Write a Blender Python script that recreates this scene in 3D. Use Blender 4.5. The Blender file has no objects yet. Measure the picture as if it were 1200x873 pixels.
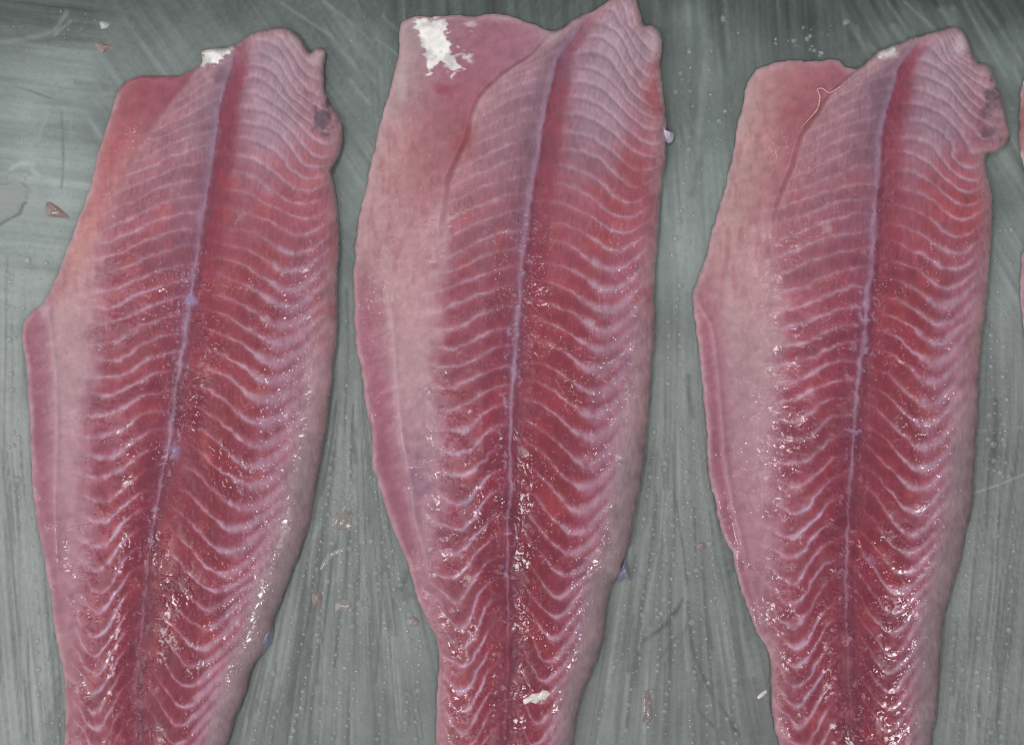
import bpy, math, random
import numpy as np
from mathutils import Vector

random.seed(4)
scene = bpy.context.scene
C = scene.collection

# ------------------------------------------------------------------ camera
S = 0.000275            # metres per photo pixel on the tray
HC = 0.90               # lens height above the tray
W0, H0 = 1200, 873
cd = bpy.data.cameras.new('camera')
cam = bpy.data.objects.new('camera', cd); C.objects.link(cam)
cam.location = (0, 0, HC); cam.rotation_euler = (0, 0, 0)
cd.sensor_width = 36.0
cd.lens = 36.0 * HC / (W0 * S)
cd.clip_start = 0.01; cd.clip_end = 50
scene.camera = cam

# ------------------------------------------------------------------ light
world = bpy.data.worlds.new('World'); scene.world = world
world.use_nodes = True
wb = world.node_tree.nodes['Background']
wb.inputs[0].default_value = (0.97, 0.985, 1.0, 1)
wb.inputs[1].default_value = 0.33

def area(name, loc, target, sx, sy, watts, col):
    l = bpy.data.lights.new(name, 'AREA'); l.shape = 'RECTANGLE'
    l.size = sx; l.size_y = sy; l.energy = watts; l.color = col
    o = bpy.data.objects.new(name, l); C.objects.link(o)
    o.location = loc
    o.rotation_euler = (Vector(target) - Vector(loc)).to_track_quat('-Z', 'Y').to_euler()
    return o
# added unseen lamps: a soft fill panel from the left, three small glint lamps
area('added_fill_panel', (-1.15, -0.35, 1.15), (0, 0, 0), 1.2, 1.1, 7.5, (1.0, 0.99, 0.975))
for lx, ly, p in ((-0.28, 0.48, 3.1), (0.34, -0.42, 2.8), (-0.50, -0.24, 2.4)):
    area('added_glint_lamp', (lx, ly, 1.30), (0, 0, 0), 0.22, 0.16, p, (0.99, 0.995, 1.0))

scene.view_settings.view_transform = 'Standard'
scene.view_settings.look = 'None'
scene.view_settings.exposure = 0.08
scene.view_settings.gamma = 1.0
scene.view_settings.use_curve_mapping = False
try:
    scene.cycles.use_denoising = True
    scene.cycles.denoising_input_passes = 'RGB_ALBEDO_NORMAL'
    scene.cycles.max_bounces = 6
    scene.cycles.sample_clamp_indirect = 4.0
    scene.cycles.filter_width = 1.3
except Exception:
    pass

# ------------------------------------------------------------------ numeric helpers
def wpos(px, py, z):
    k = S * (HC - z) / HC
    return (px - 600.0) * k, -(py - 436.5) * k

_T = np.random.RandomState(7).rand(16, 256, 256).astype(np.float64)
def vnoise(x, y, seed=0):
    T = _T[seed % 16]; off = (seed * 37.31) % 251
    x = x + off; y = y + off * 1.7
    xi = np.floor(x).astype(np.int64); yi = np.floor(y).astype(np.int64)
    fx = x - xi; fy = y - yi
    fx = fx * fx * (3 - 2 * fx); fy = fy * fy * (3 - 2 * fy)
    a = T[yi & 255, xi & 255]; b = T[yi & 255, (xi + 1) & 255]
    c = T[(yi + 1) & 255, xi & 255]; d = T[(yi + 1) & 255, (xi + 1) & 255]
    return (a + (b - a) * fx) * (1 - fy) + (c + (d - c) * fx) * fy
def fbm(x, y, seed=0, octv=4, gain=0.5):
    s = 0; a = 1.0; tot = 0
    for i in range(octv):
        s = s + a * vnoise(x, y, seed + i * 3); tot += a
        a *= gain; x = x * 2.03; y = y * 2.03
    return s / tot          # 0..1
def ss(a, b, x):
    t = np.clip((x - a) / (b - a), 0, 1)
    return t * t * (3 - 2 * t)
def mixc(c, col, m):
    col = np.asarray(col, float)
    return c + (col - c) * m[..., None]
def lin(c):                 # sRGB 0..255 -> linear
    c = np.clip(c, 0, 255) / 255.0
    return np.where(c <= 0.04045, c / 12.92, ((c + 0.055) / 1.055) ** 2.4)

YG = np.arange(-60, 1101)
def curve(pts, smooth=11):
    p = np.array(sorted([(q[1], q[0]) for q in pts]), float)
    v = np.interp(YG, p[:, 0], p[:, 1])
    k = np.ones(smooth) / smooth
    for _ in range(2):
        v = np.convolve(np.pad(v, smooth // 2, mode='edge'), k, 'valid')
    return v
def cur(c, y): return np.interp(y, YG, c)

def catmull(pts, step=3.0):
    P = np.array(pts, float); n = len(P); out = []
    for i in range(n):
        p0, p1, p2, p3 = P[i - 1], P[i], P[(i + 1) % n], P[(i + 2) % n]
        m = max(1, int(np.linalg.norm(p2 - p1) / step))
        for k in range(m):
            t = k / m
            t1 = (p2 - p0) * 0.42; t2 = (p3 - p1) * 0.42
            L = np.linalg.norm(p2 - p1)
            for tt in (t1, t2):
                q = np.linalg.norm(tt)
                if q > L: tt *= L / q
            out.append((2*t**3 - 3*t*t + 1) * p1 + (t**3 - 2*t*t + t) * t1 + (-2*t**3 + 3*t*t) * p2 + (t**3 - t*t) * t2)
    return np.array(out)

def poly_sd(px, py, poly):
    """signed distance (positive inside) and nearest boundary point"""
    n = len(poly); best = np.full(px.shape, 1e18); bx = np.zeros_like(px); by = np.zeros_like(py)
    ins = np.zeros(px.shape, bool)
    for i in range(n):
        ax, ay = poly[i]; cx, cy = poly[(i + 1) % n]
        dx, dy = cx - ax, cy - ay; L2 = dx * dx + dy * dy + 1e-12
        t = np.clip(((px - ax) * dx + (py - ay) * dy) / L2, 0, 1)
        qx = ax + t * dx; qy = ay + t * dy
        d = (px - qx) ** 2 + (py - qy) ** 2
        m = d < best
        best[m] = d[m]; bx[m] = qx[m]; by[m] = qy[m]
        if ay != cy:
            cr = ((ay > py) != (cy > py)) & (px < (cx - ax) * (py - ay) / (cy - ay) + ax)
            ins ^= cr
    d = np.sqrt(best)
    return np.where(ins, d, -d), bx, by

def table2(rows_y, nodes, vals):
    """2-D lookup, smoothed: rows over y, nodes over u -> fine grid of 241 x len(YG)"""
    vals = np.array(vals, float)
    if vals.ndim == 2: vals = vals[..., None]
    U = np.linspace(0, nodes[-1], 241)
    k = vals.shape[2]
    a = np.stack([np.stack([np.interp(U, nodes, vals[r, :, c]) for c in range(k)], -1) for r in range(len(rows_y))])
    g = np.stack([np.stack([np.interp(YG, rows_y, a[:, j, c]) for c in range(k)], -1) for j in range(241)])
    def sm(arr, n):
        ker = np.ones(n) / n
        return np.apply_along_axis(lambda v: np.convolve(np.pad(v, n // 2, mode='edge'), ker, 'valid'), 0, arr)
    g = sm(sm(g, 15), 15)
    def look(u, y):
        fu = np.clip(u / nodes[-1], 0, 1) * 239.999; fy = np.clip(y - YG[0], 0, len(YG) - 1.001)
        i = fu.astype(int); j = fy.astype(int); a_ = (fu - i)[..., None]; b_ = (fy - j)[..., None]
        return (g[i, j] * (1 - a_) + g[i + 1, j] * a_) * (1 - b_) + (g[i, j + 1] * (1 - a_) + g[i + 1, j + 1] * a_) * b_
    return look

# ------------------------------------------------------------------ materials
def newmat(name):
    m = bpy.data.materials.new(name); m.use_nodes = True
    nt = m.node_tree; b = nt.nodes['Principled BSDF']
    return m, nt, b
def node(nt, t, **kw):
    n = nt.nodes.new(t)
    for k, v in kw.items(): setattr(n, k, v)
    return n
def math_(nt, op, a, b=None, c=None):
    n = nt.nodes.new('ShaderNodeMath'); n.operation = op
    for i, v in enumerate((a, b, c)):
        if v is None: continue
        if isinstance(v, (int, float)): n.inputs[i].default_value = v
        else: nt.links.new(v, n.inputs[i])
    return n.outputs[0]

def flesh_material():
    m, nt, b = newmat('wet_fish_flesh')
    at = node(nt, 'ShaderNodeAttribute', attribute_name='col')
    fc = node(nt, 'ShaderNodeAttribute', attribute_name='fibre')
    tc = node(nt, 'ShaderNodeTexCoord')
    # fine muscle fibres running along the fish, from the fibre coordinate
    mp = node(nt, 'ShaderNodeMapping'); mp.inputs['Scale'].default_value = (0.42, 0.055, 1.0)
    nt.links.new(fc.outputs['Vector'], mp.inputs[0])
    fn = node(nt, 'ShaderNodeTexNoise'); fn.inputs['Scale'].default_value = 1.0
    fn.inputs['Detail'].default_value = 3.0; fn.inputs['Roughness'].default_value = 0.6
    nt.links.new(mp.outputs[0], fn.inputs['Vector'])
    mo = node(nt, 'ShaderNodeTexNoise'); mo.inputs['Scale'].default_value = 420.0
    mo.inputs['Detail'].default_value = 4.0
    nt.links.new(tc.outputs['Object'], mo.inputs['Vector'])
    f1 = math_(nt, 'MULTIPLY_ADD', fn.outputs[0], 0.62, 0.69)
    f2 = math_(nt, 'MULTIPLY_ADD', mo.outputs[0], 0.20, 0.90)
    k = math_(nt, 'MULTIPLY', f1, f2)
    mul = node(nt, 'ShaderNodeVectorMath', operation='SCALE')
    nt.links.new(at.outputs['Color'], mul.inputs[0]); nt.links.new(k, mul.inputs['Scale'])
    nt.links.new(mul.outputs[0], b.inputs['Base Color'])
    b.inputs['Roughness'].default_value = 0.5
    b.inputs['Specular IOR Level'].default_value = 0.15
    b.inputs['Coat Weight'].default_value = 0.85
    b.inputs['Coat Roughness'].default_value = 0.10
    b.inputs['Coat IOR'].default_value = 1.5
    # wet relief: isolated beads and lumps in the film of water
    def beads(scale, lo, gain):
        n1 = node(nt, 'ShaderNodeTexNoise'); n1.inputs['Scale'].default_value = scale
        n1.inputs['Detail'].default_value = 0.0; n1.inputs['Roughness'].default_value = 0.5
        nt.links.new(tc.outputs['Object'], n1.inputs['Vector'])
        q = math_(nt, 'SUBTRACT', n1.outputs[0], lo)
        q = math_(nt, 'MAXIMUM', q, 0.0)
        return math_(nt, 'MULTIPLY', q, gain)
    sparse = math_(nt, 'MULTIPLY', beads(190.0, 0.50, 1.0), 9.0)
    sparse = math_(nt, 'MINIMUM', sparse, 1.0)
    sparse = math_(nt, 'MULTIPLY_ADD', sparse, 0.85, 0.15)
    w = math_(nt, 'ADD', beads(860.0, 0.53, 0.55), beads(620.0, 0.52, 0.6))
    w = math_(nt, 'MULTIPLY', w, sparse)
    w = math_(nt, 'MULTIPLY', w, at.outputs['Alpha'])
    fb = math_(nt, 'MULTIPLY', fn.outputs[0], 0.02)
    hgt = w
    crg = math_(nt, 'MULTIPLY_ADD', at.outputs['Alpha'], -0.75, 0.42)
    crg = math_(nt, 'MAXIMUM', crg, 0.09)
    nt.links.new(crg, b.inputs['Coat Roughness'])
    cwt = math_(nt, 'MULTIPLY_ADD', at.outputs['Alpha'], 0.9, 0.22)
    cwt = math_(nt, 'MINIMUM', cwt, 0.9)
    nt.links.new(cwt, b.inputs['Coat Weight'])
    hg2 = math_(nt, 'ADD', w, fb)
    bp = node(nt, 'ShaderNodeBump'); bp.inputs['Strength'].default_value = 1.0
    bp.inputs['Distance'].default_value = 0.0040
    nt.links.new(hgt, bp.inputs['Height'])
    nt.links.new(bp.outputs[0], b.inputs['Coat Normal'])
    bp2 = node(nt, 'ShaderNodeBump'); bp2.inputs['Strength'].default_value = 0.12
    bp2.inputs['Distance'].default_value = 0.0012
    nt.links.new(hg2, bp2.inputs['Height'])
    nt.links.new(bp2.outputs[0], b.inputs['Normal'])
    return m
FLESH = flesh_material()

def tray_material():
    m, nt, b = newmat('wet_grey_tray')
    at = node(nt, 'ShaderNodeAttribute', attribute_name='col')
    tc = node(nt, 'ShaderNodeTexCoord')
    mo = node(nt, 'ShaderNodeTexNoise'); mo.inputs['Scale'].default_value = 900.0
    mo.inputs['Detail'].default_value = 3.0
    nt.links.new(tc.outputs['Object'], mo.inputs['Vector'])
    k = math_(nt, 'MULTIPLY_ADD', mo.outputs[0], 0.26, 0.87)
    mul = node(nt, 'ShaderNodeVectorMath', operation='SCALE')
    nt.links.new(at.outputs['Color'], mul.inputs[0]); nt.links.new(k, mul.inputs['Scale'])
    nt.links.new(mul.outputs[0], b.inputs['Base Color'])
    b.inputs['Roughness'].default_value = 0.38
    b.inputs['Specular IOR Level'].default_value = 0.4
    n1 = node(nt, 'ShaderNodeTexNoise'); n1.inputs['Scale'].default_value = 500.0
    n1.inputs['Detail'].default_value = 3.0
    nt.links.new(tc.outputs['Object'], n1.inputs['Vector'])
    bp = node(nt, 'ShaderNodeBump'); bp.inputs['Strength'].default_value = 0.25
    bp.inputs['Distance'].default_value = 0.0004
    nt.links.new(n1.outputs[0], bp.inputs['Height'])
    nt.links.new(bp.outputs[0], b.inputs['Normal'])
    return m
TRAY = tray_material()

def simple_wet(name, rgb, rough=0.25, alpha=1.0, var=0.3, scale=500.0):
    m, nt, b = newmat(name)
    tc = node(nt, 'ShaderNodeTexCoord')
    n = node(nt, 'ShaderNodeTexNoise'); n.inputs['Scale'].default_value = scale
    n.inputs['Detail'].default_value = 3.0
    nt.links.new(tc.outputs['Object'], n.inputs['Vector'])
    k = math_(nt, 'MULTIPLY_ADD', n.outputs[0], var * 2, 1.0 - var)
    v = node(nt, 'ShaderNodeVectorMath', operation='SCALE')
    v.inputs[0].default_value = lin(np.array(rgb, float)); nt.links.new(k, v.inputs['Scale'])
    nt.links.new(v.outputs[0], b.inputs['Base Color'])
    b.inputs['Roughness'].default_value = rough
    b.inputs['Alpha'].default_value = alpha
    b.inputs['Coat Weight'].default_value = 0.7; b.inputs['Coat Roughness'].default_value = 0.06
    bp = node(nt, 'ShaderNodeBump'); bp.inputs['Strength'].default_value = 0.5; bp.inputs['Distance'].default_value = 0.0006
    nt.links.new(n.outputs[0], bp.inputs['Height']); nt.links.new(bp.outputs[0], b.inputs['Normal'])
    return m
SKIN = simple_wet('fish_skin', (120, 110, 112), 0.3)
SCRAP = simple_wet('pink_scrap', (160, 134, 130), 0.3, 0.6)
WHITE = simple_wet('white_tissue', (226, 218, 212), 0.4)
BLUISH = simple_wet('clear_membrane', (150, 150, 172), 0.2, 0.75)
WATER = simple_wet('water_bead', (186, 193, 190), 0.10, 0.36, 0.05)

def tag(o, label=None, cat=None, group=None, kind=None):
    if label: o['label'] = label
    if cat: o['category'] = cat
    if group: o['group'] = group
    if kind: o['kind'] = kind
    return o

def mesh_obj(name, co, faces, mat, parent=None, col=None, fib=None, nrm=None, smooth=True):
    me = bpy.data.meshes.new(name)
    co = np.asarray(co, np.float32); faces = np.asarray(faces, np.int32)
    nv, nf = len(co), len(faces); k = faces.shape[1]
    me.vertices.add(nv); me.vertices.foreach_set('co', co.ravel())
    me.loops.add(nf * k); me.loops.foreach_set('vertex_index', faces.ravel())
    me.polygons.add(nf)
    me.polygons.foreach_set('loop_start', np.arange(0, nf * k, k, dtype=np.int32))
    me.polygons.foreach_set('use_smooth', np.full(nf, smooth))
    me.update(calc_edges=True)
    if col is not None:
        a = me.attributes.new('col', 'FLOAT_COLOR', 'POINT')
        a.data.foreach_set('color', np.asarray(col, np.float32).ravel())
    if fib is not None:
        a = me.attributes.new('fibre', 'FLOAT_VECTOR', 'POINT')
        a.data.foreach_set('vector', np.asarray(fib, np.float32).ravel())
    if nrm is not None:
        me.normals_split_custom_set_from_vertices(nrm.tolist())
    me.materials.append(mat)
    o = bpy.data.objects.new(name, me); C.objects.link(o)
    if parent is not None: o.parent = parent
    return o

# ------------------------------------------------------------------ outlines traced from the photograph (pixels)
T1 = dict(
 top=[(136,115),(141,104),(150,95),(164,90),(189,90),(211,89),(226,83),(237,74),(236,60),(251,58),(270,55),(281,49),(297,40),(318,34),(336,34),(350,44),(357,57),(363,63),(371,57),(381,60)],
 right=[(379,80),(381,108),(390,126),(399,140),(402,157),(397,182),(388,198),(390,210),(395,238),(397,270),(397,290),(395,335),(394,395),(390,430),(383,500),(373,556),(364,608),(346,660),(329,706),(321,722),(318,740),(308,764),(296,781),(288,811),(276,839),(266,873),(256,910),(244,970),(236,1040)],
 left=[(92,1040),(84,950),(76,873),(77,840),(75,790),(66,748),(56,678),(40,590),(38,570),(35,500),(31,430),(27,402),(27,381),(38,365),(52,353),(66,325),(77,297),(91,259),(105,224),(115,182),(128,140)],
 mid=[(276,63),(268,87),(257,126),(252,168),(247,203),(241,238),(236,273),(233,290),(224,350),(217,402),(208,458),(200,514),(189,570),(184,601),(175,657),(170,713),(164,769),(161,804),(161,839),(159,873),(157,950),(156,1040)],
 fold=[(232,80),(224,91),(196,126),(165,168),(140,217),(122,273),(116,300),(113,360),(112,423),(105,486),(103,535),(101,590),(101,643),(96,713),(91,783),(90,873),(94,1040)],
 strip=[(44,350),(53,362),(58,395),(63,437),(64,500),(62,590),(64,660),(74,730),(80,800),(80,1040)],
)
T2 = dict(
 top=[(468,52),(468,38),(472,26),(486,20),(526,19),(557,19),(585,16),(610,23),(631,31),(645,37),(659,33),(676,21),(697,12),(711,3),(725,-4),(744,-4),(750,14),(755,29),(764,31)],
 right=[(773,37),(776,49),(774,77),(778,115),(780,140),(780,182),(776,210),(773,238),(769,300),(767,325),(766,395),(762,465),(757,517),(750,570),(746,594),(738,636),(732,653),(728,671),(718,683),(713,697),(708,741),(699,772),(692,790),(683,814),(676,839),(671,873),(664,920),(654,980),(646,1040)],
 left=[(528,1040),(518,950),(512,873),(512,818),(514,783),(512,748),(501,727),(487,695),(479,664),(463,625),(452,594),(438,549),(435,507),(428,472),(423,430),(417,402),(415,360),(414,325),(416,300),(417,280),(424,241),(433,203),(442,161),(452,122),(463,84)],
 mid=[(697,10),(676,38),(655,66),(648,87),(641,122),(634,164),(627,203),(622,238),(617,273),(615,290),(612,325),(608,374),(605,423),(601,479),(599,528),(600,570),(596,615),(596,671),(597,727),(596,783),(594,825),(591,873),(588,950),(587,1040)],
 fold=[(650,34),(624,66),(599,80),(582,94),(564,112),(554,133),(549,161),(536,189),(526,210),(522,252),(517,300),(515,335),(513,377),(514,430),(518,482),(520,535),(520,570),(517,620),(514,660),(514,695),(518,730),(519,783),(519,818),(520,873),(530,1040)],
 strip=[(432,290),(445,311),(458,377),(461,430),(465,472),(470,517),(479,566),(484,608),(498,660),(508,713),(514,760),(515,1040)],
)
T3 = dict(
 top=[(871,122),(874,101),(885,84),(899,76),(927,72),(951,73),(976,70),(990,77),(1004,82),(1018,73),(1028,63),(1042,56),(1060,49),(1081,42),(1109,34),(1126,34)],
 right=[(1132,46),(1139,63),(1147,74),(1158,77),(1167,94),(1175,122),(1182,154),(1179,168),(1167,177),(1156,181),(1156,199),(1161,224),(1163,252),(1160,300),(1158,325),(1153,377),(1147,430),(1146,482),(1144,517),(1139,590),(1133,615),(1125,657),(1114,695),(1106,723),(1103,755),(1100,800),(1097,839),(1091,873),(1084,920),(1072,980),(1062,1040)],
 left=[(934,1040),(922,950),(913,873),(906,839),(904,797),(901,765),(888,741),(876,713),(867,685),(859,650),(846,622),(838,587),(832,563),(829,514),(824,458),(818,402),(813,360),(812,344),(818,328),(829,297),(832,280),(846,234),(857,189),(864,154)],
 mid=[(1076,50),(1067,59),(1053,77),(1046,105),(1039,133),(1032,168),(1030,203),(1027,245),(1025,280),(1023,307),(1018,353),(1013,405),(1007,447),(1004,486),(1000,521),(998,570),(996,594),(993,660),(992,713),(995,765),(997,804),(1000,846),(1002,873),(1003,950),(1003,1040)],
 fold=[(1010,78),(1004,84),(986,98),(970,116),(955,140),(939,161),(930,196),(916,227),(908,252),(907,300),(912,325),(914,377),(915,430),(914,482),(912,535),(912,584),(909,625),(908,685),(907,748),(910,800),(914,873),(936,1040)],
 strip=[(806,340),(820,362),(832,381),(838,430),(843,486),(847,535),(856,590),(868,640),(884,700),(900,760),(906,873),(925,1040)],
)
def shift(pts, dx, dy): return [(x + dx, y + dy) for x, y in pts]
T4 = dict(
 top=[(1199,96),(1212,82),(1240,74),(1290,72),(1376,66),(1395,77),(1440,52),(1500,36),(1518,36)],
 right=shift(T3['right'], 392, 0),
 left=[(1330,1040),(1306,873),(1296,797),(1270,713),(1240,610),(1222,514),(1208,430),(1200,385),(1197,360),(1196,330),(1198,300),(1206,270),(1206,225),(1200,196),(1195,176),(1195,140),(1196,112)],
 mid=shift(T3['mid'], 392, 0), fold=shift(T3['fold'], 390, 0), strip=[(1190,300),(1212,400),(1230,514),(1300,800),(1320,1040)],
)

# displacement of the muscle septa (photo pixels) across each half
ROWS_D = [-60, 60, 250, 350, 430, 520, 620, 700, 873, 1040]
LN = [0, .15, .3, .45, .6, .75, .9, 1.0, 1.3]
LD = [[0,1,4,9,15,23,31,37,48], [0,1,4,9,15,23,31,37,48], [0,1,4,9,16,24,31,36,44], [0,0,3,9,17,24,28,29,30], [0,0,2,8,18,25,27,27,24],
      [0,0,4,16,28,32,30,27,20], [0,2,8,23,44,57,55,47,30], [0,3,13,34,56,64,52,34,10], [0,6,20,42,60,60,44,28,5], [0,6,20,42,60,60,44,28,5]]
ROWS_E = [-60, 60, 150, 220, 300, 400, 500, 600, 700, 873, 1040]
RN = [0, .1, .2, .3, .4, .5, .6, .7, .8, .9, 1.0]
RD = [[0,-3,-6,-6,-2,6,20,38,52,60,60], [0,-3,-6,-6,-2,6,20,38,52,60,60], [0,-3,-4,-2,3,11,24,39,48,48,42], [0,0,2,5,10,18,28,36,35,26,14],
      [0,1,4,8,15,26,36,38,30,16,0], [0,1,5,12,24,36,42,36,20,2,-14], [0,2,10,24,38,50,52,42,22,2,-14], [0,6,20,36,52,62,60,42,22,2,-14],
      [0,12,30,46,60,62,50,32,14,-4,-18], [0,18,36,52,60,56,44,28,10,-8,-20], [0,18,36,52,60,56,44,28,10,-8,-20]]
DL = table2(ROWS_D, LN, LD); DR = table2(ROWS_E, RN, RD)

# flesh colours read across each half (sRGB), rows down the fish
ROWS_C = [60, 150, 250, 350, 450, 600, 750, 900]
LC = table2(ROWS_C, [0, .25, .5, .75, 1.0], [
 [(150,118,126),(160,125,132),(168,132,136),(178,138,140),(186,145,145)],
 [(148,112,122),(160,118,126),(168,122,128),(178,128,132),(190,138,138)],
 [(150,95,108),(162,104,113),(168,106,114),(174,110,116),(186,126,128)],
 [(146,74,90),(160,82,94),(164,86,97),(168,90,100),(184,118,124)],
 [(136,50,68),(152,60,74),(158,68,80),(158,70,84),(172,98,108)],
 [(128,42,62),(146,55,70),(154,62,76),(156,70,86),(168,98,110)],
 [(126,42,60),(148,56,69),(154,64,75),(158,75,86),(168,100,108)],
 [(126,42,60),(148,56,69),(154,64,75),(158,75,86),(168,100,108)]])
RC = table2([60, 150, 230, 320, 420, 550, 700, 900], [0, .15, .35, .55, .7, .85, 1.0], [
 [(158,82,94),(172,128,136),(186,160,166),(186,162,167),(183,157,161),(180,152,154),(188,162,162)],
 [(150,62,76),(166,104,112),(182,148,156),(184,152,160),(182,132,138),(176,112,116),(184,144,144)],
 [(152,60,74),(162,82,92),(174,104,112),(178,98,106),(178,92,98),(172,88,94),(184,126,128)],
 [(150,54,68),(160,68,78),(168,82,88),(170,84,90),(174,100,112),(176,112,122),(194,152,150)],
 [(146,50,64),(154,58,68),(160,66,72),(160,68,76),(172,104,118),(186,138,144),(196,164,158)],
 [(136,44,60),(148,54,66),(156,62,70),(160,70,82),(172,108,122),(192,150,152),(184,160,154)],
 [(128,40,58),(140,50,64),(148,58,70),(152,66,80),(166,100,114),(186,146,150),(168,148,142)],
 [(124,40,58),(138,50,66),(146,60,74),(150,68,82),(162,98,110),(174,132,136),(162,140,136)]])
FN = [0, .3, .6, .85, 1.0]
ROWS_F = [60, 110, 180, 280, 370, 470, 600, 750, 900]
low = [[(192,145,146),(200,152,150),(200,158,154),(180,112,120),(172,102,114)],
       [(188,138,142),(196,150,150),(192,146,148),(166,92,107),(168,107,120)],
       [(175,115,126),(186,134,140),(180,124,132),(165,92,107),(165,102,114)],
       [(165,100,110),(170,108,116),(168,104,112),(165,100,110),(165,110,115)],
       [(165,100,110),(170,108,116),(168,104,112),(165,100,110),(165,110,115)]]
FC = {
 1: table2(ROWS_F, FN, [[(160,95,106),(160,82,95),(165,80,90),(178,105,108),(190,140,138)],
       [(162,88,100),(162,80,94),(168,82,90),(180,100,102),(190,135,132)],
       [(195,135,132),(194,118,116),(190,100,102),(194,110,108),(198,130,125)],
       [(192,140,138),(198,138,132),(198,132,122),(198,140,128),(200,150,140)]] + low),
 2: table2(ROWS_F, FN, [[(170,112,124),(172,102,116),(172,108,118),(185,142,142),(196,168,162)],
       [(170,95,105),(172,95,106),(180,118,122),(192,148,144),(198,165,158)],
       [(172,98,100),(182,112,112),(192,130,126),(200,148,142),(202,160,152)],
       [(186,135,136),(196,140,138),(200,150,146),(202,158,152),(198,150,146)]] + low),
 3: table2(ROWS_F, FN, [[(172,98,106),(175,92,100),(182,108,110),(195,140,136),(200,160,152)],
       [(172,95,102),(178,100,104),(188,124,120),(200,148,140),(204,162,152)],
       [(176,102,106),(190,122,122),(202,148,142),(206,158,148),(206,165,154)],
       [(188,132,132),(200,146,142),(204,154,146),(206,160,150),(202,154,146)]] + low),
}
FC[4] = FC[3]

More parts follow.
